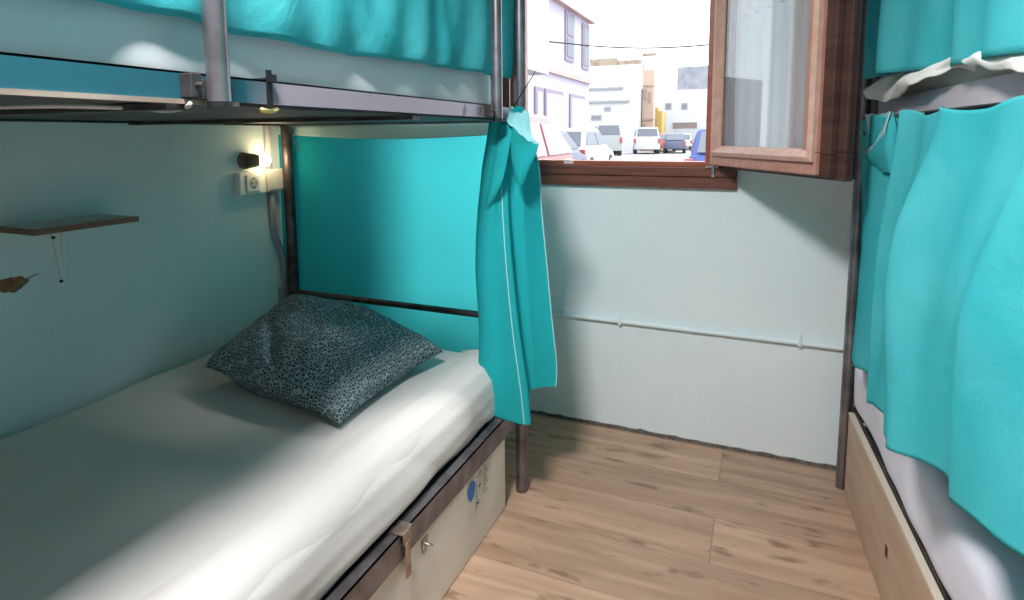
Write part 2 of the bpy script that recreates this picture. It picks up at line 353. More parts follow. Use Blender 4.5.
# left bunk: posts
P0, P1, YF, YN = -1.69, -.716, 1.77, -.17
lb = thing('bunk_bed', 'dark steel bunk bed on the left, under the glowing bulb', 'bunk bed', (P1, YF, 0))
for (x, y) in ((P0, YF), (P1, YF), (P0, YN), (P1, YN)):
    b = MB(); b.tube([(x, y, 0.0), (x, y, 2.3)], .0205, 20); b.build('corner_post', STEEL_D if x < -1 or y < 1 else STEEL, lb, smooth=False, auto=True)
    bpy.context.view_layer.update()
def rail_left(z0, z1, m, nm='side_rail'):
    b = MB(); b.box((-.726, YN + .02, z0), (-.722, YF - .03, z1)); b.box((-.752, YN + .02, z1 - .003), (-.722, YF - .03, z1)); return b.build(nm, m, lb)
def rail_two_tone():  # blue near end blending into lilac grey along the rail
    m, t, out = nt('rail_blue_to_lilac')
    p = N(t, 'ShaderNodeBsdfPrincipled'); p.inputs['Roughness'].default_value = .4; p.inputs['Metallic'].default_value = .3
    tc = N(t, 'ShaderNodeTexCoord'); sx = N(t, 'ShaderNodeSeparateXYZ'); t.links.new(tc.outputs['Object'], sx.inputs[0])
    n = N(t, 'ShaderNodeTexNoise'); n.inputs['Scale'].default_value = 30; n.inputs['Detail'].default_value = 3
    t.links.new(tc.outputs['Object'], n.inputs['Vector'])
    a = N(t, 'ShaderNodeMath', _operation='MULTIPLY_ADD'); a.inputs[1].default_value = .04; t.links.new(n.outputs['Fac'], a.inputs[0]); t.links.new(sx.outputs[1], a.inputs[2])
    r = N(t, 'ShaderNodeMapRange'); r.inputs[1].default_value = .70; r.inputs[2].default_value = .78; t.links.new(a.outputs[0], r.inputs[0])
    mx = N(t, 'ShaderNodeMix', _data_type='RGBA'); mx.inputs[6].default_value = c4((.022, .12, .165)); mx.inputs[7].default_value = c4((.38, .34, .40))
    t.links.new(r.outputs[0], mx.inputs[0])
    # dark scuffs
    n2 = N(t, 'ShaderNodeTexNoise'); n2.inputs['Scale'].default_value = 16; n2.inputs['Detail'].default_value = 5; t.links.new(tc.outputs['Object'], n2.inputs['Vector'])
    r2 = N(t, 'ShaderNodeMapRange'); r2.inputs[1].default_value = .60; r2.inputs[2].default_value = .66
    ml = N(t, 'ShaderNodeMath', _operation='MULTIPLY'); t.links.new(n2.outputs['Fac'], ml.inputs[0]); t.links.new(r.outputs[0], ml.inputs[1]); t.links.new(ml.outputs[0], r2.inputs[0])
    m2 = N(t, 'ShaderNodeMix', _data_type='RGBA'); m2.inputs[7].default_value = c4((.13, .11, .14)); t.links.new(r2.outputs[0], m2.inputs[0]); t.links.new(mx.outputs[2], m2.inputs[6])
    t.links.new(m2.outputs[2], p.inputs['Base Color']); t.links.new(p.outputs[0], out.inputs[0]); return m
RAILU = rail_two_tone()
o = rail_left(1.272, 1.309, RAILU); o['label'] = 'upper rail, blue near end and lilac grey far end'
o = rail_left(.254, .319, STEEL); 
for z0, z1 in ((1.262, 1.30), (.26, .31)):
    b = MB(); b.box((P0 + .0, YN + .02, z0), (P0 + .004, YF - .02, z1)); b.box((P0, YN + .02, z0), (P0 + .03, YF - .02, z0 + .003)); b.build('side_rail', STEEL_D, lb)
for z0, z1 in ((1.262, 1.296), (.26, .31)):
    for y in (YF, YN):
        b = MB(); b.box((P0 + .02, y - .002, z0), (P1 - .02, y + .002, z1)); b.box((P0 + .02, y - .03, z0), (P1 - .02, y - .002, z0 + .003)); b.build('end_rail', STEEL, lb)
b = MB(); b.tube([(P0, YF, .608), (P1, YF, .608)], .0115, 14); b.build('headboard_bar', STEEL_D, lb, auto=True)
b = MB(); b.tube([(P0, YF, 1.9), (P1, YF, 1.9)], .0115, 14); b.build('headboard_bar', STEEL_D, lb, auto=True)
b = MB(); b.tube([(P0, YN, .608), (P1, YN, .608)], .0115, 14); b.build('headboard_bar', STEEL_D, lb, auto=True)
for y in (.612, 1.56):
    b = MB(); b.tube([(-.702, y, 1.268), (-.702, y, 2.2)], .0155, 16); g = b.build('guard_post', STEEL, lb, auto=True)
    b = MB(); b.tube([(-.702, y, 1.262), (-.702, y, 1.270)], .0162, 16); b.build('plug', BLACK, g)
    b = MB(); b.box((-.722, y - .045, 1.274), (-.7, y - .028, 1.306)); b.box((-.722, y - .028, 1.272), (-.712, y - .012, 1.300)); b.tube([(-.722, y - .036, 1.29), (-.690, y - .036, 1.29)], .004, 8); b.build('bracket', STEEL_D, lb, bevel=.002)
b = MB(); b.tube([(-.702, .3, 2.19), (-.702, 1.77, 2.19)], .0155, 12); b.build('guard_bar', STEEL_L, lb, auto=True)
b = MB(); b.box((-.73, YN + .02, 1.2655), (-.7175, .66, 1.2718)); b.build('rail_lip', mat('tan_lip', (.40, .36, .30), .7, col2=(.16, .12, .1), scale=20, stretch=(1, .3, 1)), lb)  # tan strip along the lower edge of the upper rail
for z in (.268, 1.268):
    b = MB()
    b.box((P0 + .032, YN + .03, z), (-.755, YF - .035, z + .008))
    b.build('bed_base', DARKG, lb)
for y in (.55, 1.15):
    b = MB(); b.box((P0 + .005, y, 1.2575), (-.727, y + .03, 1.2665)); b.build('cross_slat', STEEL_D, lb)
# hasp hooked over the lower rail
b = MB()
b.box((-.752, 1.040, .3195), (-.715, 1.085, .3225)); b.box((-.7175, 1.046, .292), (-.714, 1.079, .3225)); b.box((-.7165, 1.052, .205), (-.713, 1.073, .292))
b.tube([(-.735, 1.052, .3225), (-.735, 1.052, .3245)], .0035, 8); b.tube([(-.735, 1.073, .3225), (-.735, 1.073, .3245)], .0035, 8)
b.build('hasp', mat('hasp_steel', (.52, .47, .42), .35, .85, col2=(.32, .25, .2), scale=40), lb, bevel=.0012)

# storage board under the left bed
bx = thing('storage_box', 'cream board storage box under the left bed, with a stuck label', 'storage box', (-.9, 1.0, 0))
b = MB(); b.box((-.745, -.1, .003), (-.731, 1.66, .252)); b.build('front_panel', BOARD, bx, bevel=.001)
b = MB(); b.box((-1.5, 1.645, .003), (-.745, 1.66, .24)); b.box((-1.5, -.1, .003), (-.745, -.085, .24)); b.box((-1.515, -.1, .003), (-1.5, 1.66, .24)); b.build('side_panel', BOARD, bx)
b = MB()
b.box((-.731, 1.145, .207), (-.7285, 1.172, .233)); b.tube([(-.729, 1.150, .226), (-.713, 1.150, .224), (-.713, 1.168, .212), (-.729, 1.168, .210)], .0028, 8); b.box((-.731, 1.15, .196), (-.7275, 1.166, .208))
b.build('latch_staple', mat('staple_steel', (.42, .38, .35), .35, .85), bx)
# sticker: pale paper with scribbled lines and blue oval
b = MB(); st = [(1.385, .245), (1.55, .245), (1.545, .155), (1.50, .120), (1.40, .125)]
b.prism([(-.7309, y, z) for y, z in st], (.0006, 0, 0)); sk = b.build('paper_label', mat('label_paper', (.72, .69, .64), .7, col2=(.64, .6, .54), scale=20), bx)
b = MB(); pts = [(-.7302, 1.415 + .024 * math.cos(a) * (1 + .15 * math.sin(3 * a)), .203 + .030 * math.sin(a)) for a in [k * math.pi / 9 for k in range(18)]]
b.prism(pts, (.0006, 0, 0)); b.build('blue_print', BLUEP, sk)
b = MB()
def stroke(y0, z0, y1, z1, w=.0016):
    d = V((0, y1 - y0, z1 - z0)); n = V((0, -d.z, d.y)).normalized() * w / 2
    a = V((-.7302, y0, z0)); c = V((-.7302, y1, z1)); b.prism([a - n, c - n, c + n, a + n], (.0005, 0, 0))
stroke(1.455, .222, 1.475, .236, .003); stroke(1.475, .236, 1.475, .222, .003); stroke(1.447, .150, 1.462, .137, .003); stroke(1.462, .137, 1.462, .15, .003); stroke(1.462, .19, 1.478, .19, .003); stroke(1.47, .182, 1.47, .198, .0025)
for i in range(8):
    z = .236 - i * .012; stroke(1.492, z, 1.512 + .008 * (i % 3), z - .001, .0022)
for i in range(9):
    z = .205 - i * .009; stroke(1.440, z, 1.452 + .003 * (i % 2), z - .001, .002)
for i in range(5): stroke(1.40 + i * .008, .238, 1.404 + i * .008, .232, .002)
b.build('printed_lines', mat('ink_grey', (.10, .09, .10), .7), sk)

# ------------------------------------------------------------------ right bunk (slightly turned)
ang = math.atan2(.06, 1.0)
MR = Matrix.Translation((.305, 2.205, 0)) @ Matrix.Rotation(ang, 4, 'Z')   # local: x outwards to the right, y towards window (0) .. near (-1.95)
rb = thing('bunk_bed', 'steel bunk bed at the right edge, standing against the window wall', 'bunk bed', (.305, 2.205, 0))
for (x, y) in ((0, 0), (.97, -.03), (0, -1.95), (.97, -1.95)):
    b = MB(MR); b.tube([(x, y, 0), (x, y, 2.3)], .019, 20); b.build('corner_post', STEEL, rb, auto=True)
for z0, z1, mt_ in ((1.272, 1.318, STEEL_L), (.245, .296, STEEL_D)):
    b = MB(MR); b.box((.020, -1.93, z0), (.024, -.03, z1)); b.box((.024, -1.93, z0), (.05, -.03, z0 + .003)); b.build('side_rail', mt_, rb)
    b = MB(MR); b.box((.962, -1.93, z0), (.966, -.05, z1)); b.build('side_rail', STEEL_D, rb)
    b = MB(MR); b.box((.02, -.006, z0), (.95, -.002, z1)); b.build('end_rail', STEEL_D, rb)
    b = MB(MR); b.box((.02, -1.948, z0), (.95, -1.944, z1)); b.build('end_rail', STEEL_D, rb)
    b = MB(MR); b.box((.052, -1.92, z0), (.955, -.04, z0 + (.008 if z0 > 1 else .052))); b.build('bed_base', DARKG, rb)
b = MB(MR); b.tube([(.016, -.07, 1.25), (.016, -.07, 2.2)], .013, 14); b.build('guard_post', STEEL_D, rb, auto=True)
b = MB(MR); b.tube([(.016, -1.2, 1.28), (.016, -1.2, 2.2)], .013, 14); b.build('guard_post', STEEL_D, rb, auto=True)
for z in (1.115, 1.335): 
    b = MB(MR); b.box((-.0215, -.008, z), (-.0185, .008, z + .036)); b.build('white_tag', WHITEP, rb)
b = MB(MR); b.tube([(0, -.02, 1.22), (0, -.034, 1.22)], .007, 8); b.build('bolt', STEEL_D, rb); b = MB(MR); b.tube([(0, -.02, 1.27), (0, -.034, 1.27)], .007, 8); b.build('bolt', STEEL_D, rb)
rbx = thing('under_bed_board', 'pale plywood board closing the space under the right bed', 'board', (.32, 1.2, 0))
b = MB(MR); b.box((.002, -1.93, .002), (.016, -.035, .285)); b.build('panel', PLY, rbx, bevel=.0015)
b = MB(MR); b.box((.0005, -1.93, .282), (.0175, -.035, .2895)); b.build('panel_edge', mat('edge_pale', (.62, .56, .46), .6), rbx)
b = MB(MR); b.box((.0005, -.555, .135), (.002, -.535, .165)); b.build('slot', mat('slot_dark', (.06, .03, .02), .8), rbx, bevel=.0005)

# ------------------------------------------------------------------ mattresses
def dm(a1, f1, seed, edge=0):
    def f(p, d):
        n = nz(p.x * f1 + seed, p.y * f1 * .7, p.z * 2) * a1 + nz(p.x * f1 * 3.1, p.y * f1 * 2.1 + seed, 0) * a1 * .35
        q = V((0, 0, n))
        if edge and d.length > 0:
            q += d * (edge * nz(p.y * 6 + seed, p.z * 5, p.x * 2))
        return q
    return f
o = weld(rbox((-1.728, -.13, .280), (-.758, 1.745, .497), .075, 60, 110, 16, dm(.006, 2.5, 3, .008)).build('mattress', SHEET, smooth=True)); tag(o, 'lower mattress of the left bunk in a pale fitted sheet', 'mattress')
# sheet pulled over the aisle edge with slack folds
b = MB()
def slack(u, v):
    y = lerp(-.1, 1.735, u)
    # v 0 on top, 1 hanging towards the rail
    prof = [(-.92, .486), (-.84, .497), (-.79, .480), (-.762, .44), (-.752, .39), (-.752, .345), (-.762, .327)]
    k = v * 6; i = min(int(k), 5); t = k - i
    x = lerp(prof[i][0], prof[i + 1][0], t); z = lerp(prof[i][1], prof[i + 1][1], t)
    w_ = sm(.25, 1, v)
    x += w_ * (.006 * math.sin(y * 9 + v * 5) + .006 * nz(y * 5, v * 2, 5)) + .004
    z += w_ * .012 * nz(y * 4, 2, 1) + .004 * sm(0, .1, v) + .004 * sm(.0, .3, v) * math.sin(v * 5 + y * 2.5)
    x += .005 * w_ * math.exp(-((y - 1.35 - .25 * v) / .03) ** 2) - .003 * math.exp(-((y - 1.0 - .3 * v) / .04) ** 2)
    return V((x, y, z))
b.grid(slack, 160, 30)
o = b.build('bed_sheet', SHEET, smooth=True, solid=.002, offset=1); tag(o, 'loose hem of the pale sheet hanging over the aisle edge of the lower left mattress', 'bed sheet')
o = weld(rbox((-1.70, -.13, 1.278), (-.786, 1.735, 1.45), .05, 40, 110, 16, dm(.004, 1.8, 9, .006)).build('mattress', cloth('sheet_pale_teal', (.66, .73, .74), .05, bump=.16, bscale=4), smooth=True)); tag(o, 'upper mattress of the left bunk, seen under the teal curtain', 'mattress')
o = weld(rbox((.008, -1.92, .299), (.955, -.035, .50), .05, 50, 100, 16, dm(.006, 3, 13, .010), MR).build('mattress', SHEET_R, smooth=True)); tag(o, 'lower mattress of the right bunk in a wrinkled lilac-white sheet', 'mattress')
o = weld(rbox((.034, -1.92, 1.284), (.955, -.04, 1.44), .05, 50, 120, 18, dm(.004, 3, 23, .016), MR).build('mattress', SHEET_U, smooth=True)); tag(o, 'upper mattress of the right bunk in a cream sheet', 'mattress')
b = MB(MR)
def uslack(u, v):
    s = lerp(-.12, -1.7, u)
    prof = [(.075, 1.440), (.035, 1.415), (.004, 1.378), (-.026, 1.350), (-.020, 1.325)]
    k = v * 4; i = min(int(k), 3); t = k - i
    x = lerp(prof[i][0], prof[i + 1][0], t); z = lerp(prof[i][1], prof[i + 1][1], t)
    w_ = sm(.1, 1, v)
    w2 = sm(.4, .8, v); x += -.010 * w2 * math.sin(s * 14 + v * 3.5) - .008 * w2 * nz(s * 11, v * 4, 2) + .006; z += lerp(.0, -.045, sm(-.3, -1.6, s)) * (1 - v)
    z += w_ * (.018 * math.sin(s * 7.5 + 1) + .014 * nz(s * 12, 1, 8))
    return V((x, s, z))
b.grid(uslack, 150, 22); o = b.build('bed_sheet', SHEET_U, smooth=True, solid=.002, offset=1); tag(o, 'crumpled cream sheet edge spilling over the upper rail of the right bunk', 'bed sheet')

# ------------------------------------------------------------------ pillow
def pillow_mat():
    m, t, out = nt('pebble_print')
    d = N(t, 'ShaderNodeBsdfDiffuse'); tc = N(t, 'ShaderNodeTexCoord')
    mp = N(t, 'ShaderNodeMapping'); mp.inputs['Scale'].default_value = (1, 1.0, 1)
    ns = N(t, 'ShaderNodeTexNoise'); ns.inputs['Scale'].default_value = 5; t.links.new(tc.outputs['Object'], ns.inputs['Vector'])
    mxv = N(t, 'ShaderNodeMix', _data_type='VECTOR'); mxv.inputs[0].default_value = .06
    t.links.new(tc.outputs['Object'], mxv.inputs[4]); t.links.new(ns.outputs['Color'], mxv.inputs[5])
    vo = N(t, 'ShaderNodeTexVoronoi'); vo.feature = 'DISTANCE_TO_EDGE'; vo.inputs['Scale'].default_value = 118; vo.inputs['Randomness'].default_value = .75
    t.links.new(mxv.outputs[1], vo.inputs['Vector'])
    r = N(t, 'ShaderNodeValToRGB'); e = r.color_ramp.elements; e[0].position = .05; e[0].color = c4((.36, .45, .46)); e[1].position = .13; e[1].color = c4((.06, .095, .12))
    t.links.new(vo.outputs['Distance'], r.inputs[0]); t.links.new(r.outputs[0], d.inputs[0])
    n1 = N(t, 'ShaderNodeTexNoise'); n1.inputs['Scale'].default_value = 12; t.links.new(tc.outputs['Object'], n1.inputs['Vector'])
    b_ = N(t, 'ShaderNodeBump'); b_.inputs['Strength'].default_value = .3; b_.inputs['Distance'].default_value = .02; t.links.new(n1.outputs['Fac'], b_.inputs['Height']); t.links.new(b_.outputs[0], d.inputs['Normal'])
    t.links.new(d.outputs[0], out.inputs[0]); return m
cB = V((-.925, 1.10, .508)); cR = V((-.90, 1.57, .530)); cL = V((-1.47, 1.17, .545)); cT = V((-1.50, 1.585, .635))
def pil(u, v, side):
    a, c = 2 * u - 1, 2 * v - 1
    # pull the sides in, corners stay out as ears
    a2 = a * (1 - (.10 if a > 0 else .02) * (1 - c * c) * abs(a)); c2 = c * (1 - .07 * (1 - a * a) * abs(c))
    uu, vv = (a2 + 1) / 2, (c2 + 1) / 2
    p = cB.lerp(cR, uu).lerp(cL.lerp(cT, uu), vv)
    e = max(0, (1 - a * a)) * max(0, (1 - c * c)); t = e ** .38
    h = .105 * t * (1 + .25 * nz(a * 1.7, c * 1.7, 4)) + .010 * t * nz(a * 5, c * 5, 2)
    fold = -.030 * math.exp(-((c + .1 - .9 * (a + 1.0)) / .10) ** 2) * sm(.1, -.7, a) * t
    p = p + V((0, 0, .0))
    if side > 0: p.z += .012 + h + .018 * t + fold
    else: p.z = lerp(p.z + .012, .5035, sm(0, .22, e))
    p.z = max(p.z, .5045)
    if e == 0: p.z = max(p.z, .506)
    return p
b = MB(); b.grid(lambda u, v: pil(u, v, 1), 70, 70); b.grid(lambda u, v: pil(u, v, -1), 70, 70)
o = weld(b.build('pillow', pillow_mat(), smooth=True), 2e-4); tag(o, 'plump dark teal-grey cushion with pebble print, lying on the lower left bed', 'pillow')

# ------------------------------------------------------------------ curtains
# sheet closing the head end of the left bed
def esheet(u, v):
    x = lerp(-1.735, -.735, u); z = lerp(1.262, .36, v)
    y = 1.800 + .006 * math.sin(x * 7 + v) + .010 * v * math.sin(x * 5 + 1) + .004 * nz(x * 4, z * 4, 1)
    if u < .06: y += -.03 * (1 - u / .06)
    return V((x, y, z))
eb = thing('hanging_sheet', 'teal sheet hung across the head end of the left bed, behind its pillow', 'curtain', (-1.2, 1.8, 1.26))
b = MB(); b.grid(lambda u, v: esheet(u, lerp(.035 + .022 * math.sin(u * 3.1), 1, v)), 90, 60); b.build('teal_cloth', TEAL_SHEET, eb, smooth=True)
b = MB(); b.grid(lambda u, v: esheet(u, lerp(0, .035 + .022 * math.sin(u * 3.1), v)), 90, 6); b.build('header_band', PALE, eb, smooth=True, solid=.0015)['label'] = 'pale header band'

# upper left curtain
def ulc(u, v):
    y = lerp(.25, 1.757, u)
    hem = interp([.25, .467, .613, .708, .919, 1.156, 1.57, 1.76], [1.375, 1.384, 1.390, 1.381, 1.380, 1.390, 1.402, 1.398], y)
    z = lerp(hem, 2.17, v)
    k = sm(0, .25, v)
    x = -.752 + (.010 * math.sin(y * 17 + v * 1.5) + .006 * math.sin(y * 41 - v * 4 + 1)) * (1 - .3 * k) + .006 * nz(y * 9, z * 6, 3)
    x += .018 * sm(.55, .25, y) + .010 * math.exp(-((y - 1.37 + .12 * v) / .035) ** 2) + .012 * math.exp(-((y - 1.05 + .25 * v) / .04) ** 2) + .03 * sm(1.62, 1.757, y)
    x -= .010 * math.exp(-v * 26) * 1.0
    return V((x, y, z))
b = MB(); b.grid(ulc, 260, 70); o = b.build('curtain', TEAL, smooth=True, solid=.0015); tag(o, 'teal curtain hanging along the upper left bunk behind the steel posts', 'curtain')

# gathered curtain tied at the window end of the left bed
gc = thing('curtain', 'gathered teal curtain hanging down over the corner post between the left bed and window wall', 'curtain', (-.70, 1.68, 1.27))
LV = [1.262, 1.12, .98, .80, .60, .42, .31]     # heights
secs = [  # x,y per level for points A0 A1 A2 A3(fold back) B1 B2 B3
 [(-.775, 1.66), (-.755, 1.635), (-.735, 1.635), (-.715, 1.66), (-.695, 1.675), (-.685, 1.70), (-.678, 1.735)],
 [(-.800, 1.66), (-.778, 1.625), (-.745, 1.620), (-.722, 1.655), (-.700, 1.665), (-.668, 1.69), (-.635, 1.735)],
 [(-.822, 1.66), (-.790, 1.625), (-.745, 1.615), (-.712, 1.645), (-.702, 1.675), (-.665, 1.69), (-.622, 1.735)],
 [(-.838, 1.67), (-.800, 1.625), (-.745, 1.612), (-.692, 1.632), (-.690, 1.675), (-.650, 1.70), (-.600, 1.735)],
 [(-.830, 1.68), (-.795, 1.635), (-.738, 1.615), (-.668, 1.628), (-.670, 1.675), (-.630, 1.70), (-.575, 1.73)],
 [(-.832, 1.67), (-.796, 1.635), (-.725, 1.615), (-.640, 1.625), (-.650, 1.680), (-.610, 1.70), (-.552, 1.73)],
 [(-.842, 1.665), (-.792, 1.635), (-.715, 1.615), (-.628, 1.622), (-.640, 1.680), (-.600, 1.70), (-.548, 1.725)]]
def cr(p0, p1, p2, p3, t): return .5 * ((2 * p1) + (-p0 + p2) * t + (2 * p0 - 5 * p1 + 4 * p2 - p3) * t * t + (-p0 + 3 * p1 - 3 * p2 + p3) * t ** 3)
def crl(a, t):
    n = len(a) - 1; k = min(t * n, n - 1e-6); i = int(k); f = k - i
    g = lambda j: a[min(max(j, 0), n)]
    return cr(g(i - 1), g(i), g(i + 1), g(i + 2), f)
secv = [[V(p) for p in s_] for s_ in secs]
def gcf(u, v):
    row = [crl(s_, u) for s_ in secv]; p = crl(row, v); z = crl(LV, v)
    hem = lerp(0, .085, sm(.5, .75, u))
    z = z + hem * v ** 3
    p = p + V((.004 * math.sin(u * 25 + v * 2), .006 * math.sin(u * 19 + 2 * v)))
    p.x += -.038 * v * sm(.4, 1, u) ; z += .018 * v
    return V((p.x, p.y, z))
b = MB(); b.grid(gcf, 90, 80); b.build('main_fall', TEAL_D, gc, smooth=True, solid=.002)
for uu in (.455, 1.0):  # light rim through the thin cloth edges, modelled as pale tubes
    b = MB(); b.tube([gcf(uu, k / 40) + V((.001, -.002, 0)) for k in range(6 if uu < 1 else 4, 41)], .0016, 6); b.build('rim_light_edge', mat('rim_light_pale', (.42, .80, .80), .8), gc, smooth=True)
# loose top: loop over the rail end and a turned-back flap
def patch(P, n, m_=None):
    def f(u, v):
        rows = [crl([V(p) for p in r_], u) for r_ in P]; q = crl(rows, v)
        return q + V((0, 0, .002 * math.sin(u * 20)))
    mb = MB(); mb.grid(f, n, n); return mb
pt = lambda x, y, Y: atY(x, y, Y)
fl = patch([[pt(511, 107, 1.70), pt(520, 109, 1.72), pt(529, 113, 1.75)], [pt(507, 121, 1.62), pt(521, 128, 1.66), pt(532, 136, 1.70)], [pt(514, 128, 1.585), pt(527, 140, 1.59), pt(539, 144, 1.60)]], 24)
fl.build('turned_top', mat('teal_lining_pale', (.22, .58, .62), .8, bump=.2, bscale=30), gc, smooth=True, solid=.002)
fl = patch([[pt(513, 128, 1.585), pt(526, 141, 1.59), pt(539, 144, 1.60)], [pt(511, 140, 1.60), pt(523, 150, 1.595), pt(536, 155, 1.60)], [pt(512, 160, 1.615), pt(520, 172, 1.60), pt(530, 168, 1.61)], [pt(516, 180, 1.62), pt(520, 186, 1.61), pt(524, 182, 1.615)]], 24)
fl.build('flap', TEAL_D, gc, smooth=True, solid=.002)
fl = patch([[pt(509, 110, 1.68), pt(519, 106, 1.70), pt(529, 113, 1.77)], [pt(512, 130, 1.69), pt(520, 130, 1.715), pt(529, 135, 1.775)], [pt(514, 175, 1.70), pt(522, 175, 1.72), pt(531, 175, 1.775)]], 20)
fl.build('back_loop', TEAL_D, gc, smooth=True, solid=.002)
fl = patch([[pt(494, 126, 1.64), pt(503, 124, 1.63), pt(513, 127, 1.62)], [pt(494, 150, 1.63), pt(500, 150, 1.61), pt(510, 145, 1.60)], [pt(484, 200, 1.63), pt(490, 195, 1.60), pt(503, 180, 1.60)], [pt(480, 206, 1.635), pt(486, 215, 1.62), pt(493, 200, 1.61)]], 20)
fl.build('front_tuck', TEAL_D, gc, smooth=True, solid=.002)

# lower right curtain (local frame of the right bed: s = distance from the far post)
keyS = [.02, .22, .50, .66, .62, .58, .72, .95, 1.15, 1.35, 1.62]
keyX = [-.010, -.012, -.016, -.022, -.034, -.045, -.060, -.085, -.105, -.075, -.03]
keyZ = [.459, .517, .601, .640, .55, .560, .585, .632, .678, .722, .80]
def lrc(u, v):
    s = crl(keyS, u); x = crl(keyX, u); hem = crl(keyZ, u)
    # folds straighten towards the header
    st = lerp(.02, 1.62, u); x = lerp(-.02, x, .45 + .55 * sm(0, .6, v))
    s = lerp(lerp(st, s, .75), s, sm(0, .5, v))
    fx = .020 * math.sin(u * 34 + .6 * math.sin(v * 3)) + .009 * math.sin(u * 71 + 2 * v) * (1 - .5 * v) + .012 * math.sin(u * 16 + 1.5)
    x = x + fx * (.75 + .25 * v) - .006
    x -= .02 * math.exp(-((u - .66 - .05 * v) / .02) ** 2) * sm(0, .4, v)
    top = 1.262 + .006 * math.sin(u * 50) + .008 * nz(u * 18, 0, 4)
    z = lerp(top, hem + .004 * math.sin(u * 60), v)
    return V((x, -s, z))
rc = thing('curtain', 'long teal curtain hung from the upper rail of the right bunk, over its lower bed', 'curtain', (.3, 1.5, 1.26))
b = MB(MR); b.grid(lrc, 300, 80); b.build('main_fall', TEAL, rc, smooth=True, solid=.0015)
fl = patch([[atY(891, 112, 1.78), atY(878, 114, 1.95), atY(865, 114, 2.10)], [atY(888, 120, 1.76), atY(878, 130, 1.88), atY(869, 139, 1.98)], [atY(884, 135, 1.75), atY(874, 150, 1.80), atY(863, 156, 1.85)]], 24)
fl.build('turned_header', mat('teal_header_pale', (.40, .62, .64), .8, bump=.3, bscale=90), rc, smooth=True, solid=.002)
fl = patch([[atY(893, 112, 1.75), atY(889, 122, 1.74), atY(884, 135, 1.745), atY(863, 156, 1.85)], [atY(897, 130, 1.73), atY(892, 140, 1.72), atY(884, 152, 1.735), atY(872, 165, 1.84)], [atY(900, 165, 1.72), atY(894, 170, 1.72), atY(888, 173, 1.74), atY(880, 172, 1.82)]], 24)
fl.build('flap', TEAL, rc, smooth=True, solid=.002)
# upper right curtain
def urc(u, v):
    s = lerp(-.06, 1.65, u)
    hem = interp([0, .12, .25, .83, 1.25, 1.65], [1.392, 1.387, 1.383, 1.347, 1.330, 1.318], s)
    z = lerp(hem, 2.17, v)
    x = -.018 + .012 * math.sin(s * 11 + v * 1.2) + .006 * math.sin(s * 29 - v * 3) + .005 * nz(s * 9, z * 5, 3)
    x += -.02 * math.exp(-((s - .38) / .08) ** 2) + .02 * math.exp(-((s - .22) / .07) ** 2)
    return V((x, -s, z))
b = MB(MR); b.grid(urc, 240, 60); o = b.build('curtain', TEAL, smooth=True, solid=.0015); tag(o, 'light teal curtain hanging along the upper right bunk, above the cream sheet', 'curtain')

# ------------------------------------------------------------------ things on the left wall
wl = thing('wall_lamp', 'small wall lamp with a round dark holder and bare glowing bulb', 'lamp', (XL, 1.60, 1.13))
b = MB(); n = 20
c0 = V((XL, 1.605, 1.135)); dr = V((.55, .83, 0)).normalized()
b.tube([c0, c0 + V((.012, 0, 0)), c0 + V((.013, 0, 0))], [.03, .03, .02], 24); b.build('back_plate', mat('holder_brown', (.16, .12, .09), .6), wl, auto=True)
b = MB(); q = c0 + V((.010, 0, 0)); b.tube([q - dr * .0, q + dr * .012, q + dr * .03, q + dr * .045, q + dr * .047], [.015, .027, .026, .020, .015], 24); b.build('bulb_holder', mat('holder_dark', (.13, .10, .08), .5), wl, auto=True)
bc = q + dr * .062
b = MB(); k_ = [(-.018, .012), (-.010, .017), (.004, .022), (.014, .020), (.022, .012), (.026, .001)]
b.tube([bc + dr * a for a, _ in k_], [r_ for _, r_ in k_], 20); b.build('bulb', emis('bulb_glow', (1, .72, .38), 22), wl, smooth=True)
pl = bpy.data.lights.new('bulb_light', 'POINT'); pl.energy = .35; pl.color = (1, .78, .5); pl.shadow_soft_size = .018
po = bpy.data.objects.new('bulb_light', pl); C.objects.link(po); po.location = bc + dr * .045 + V((.015, 0, 0))

so = thing('power_socket', 'white wall socket box under the glowing bulb', 'socket', (XL, 1.61, 1.05))
b = MB(); b.box((XL, 1.553, 1.012), (XL + .030, 1.676, 1.094)); b.build('box', WHITEP, so, bevel=.004)
b = MB(); b.box((XL + .030, 1.583, 1.024), (XL + .034, 1.646, 1.084)); b.build('face_plate', WHITEP, so, bevel=.0015)
b = MB()
ring = lambda r_, x_: [(x_, 1.6145 + r_ * math.cos(a), 1.054 + r_ * math.sin(a)) for a in [k * math.pi / 12 for k in range(24)]]
b.prism(ring(.021, XL + .034), (.0006, 0, 0)); b.build('socket_well', mat('socket_shade', (.38, .39, .37), .5), so)
b = MB()
for dy in (-.0095, .0095): b.prism([(XL + .0347, 1.6145 + dy + .0028 * math.cos(a), 1.054 + .0028 * math.sin(a)) for a in [k * math.pi / 5 for k in range(10)]], (.0006, 0, 0))
for dz in (-.019, .015): b.box((XL + .0347, 1.6105, 1.054 + dz), (XL + .0353, 1.6185, 1.058 + dz))
b.build('pin_hole', BLACK, so)
b = MB(); b.box((XL, 1.680, 1.016), (XL + .032, 1.765, 1.100)); b.box((XL + .032, 1.686, 1.022), (XL + .034, 1.759, 1.094)); o = b.build('junction_box', mat('box_ivory', (.55, .55, .50), .5), bevel=.003); tag(o, 'blank ivory junction box to the right of the socket', 'junction box')
b = MB(); b.tube([(XL + .012, 1.712, 1.58), (XL + .012, 1.712, 1.10)], .012, 12); o = b.build('conduit', GREYP, smooth=True); tag(o, 'grey conduit running up the wall above the junction box', 'conduit')
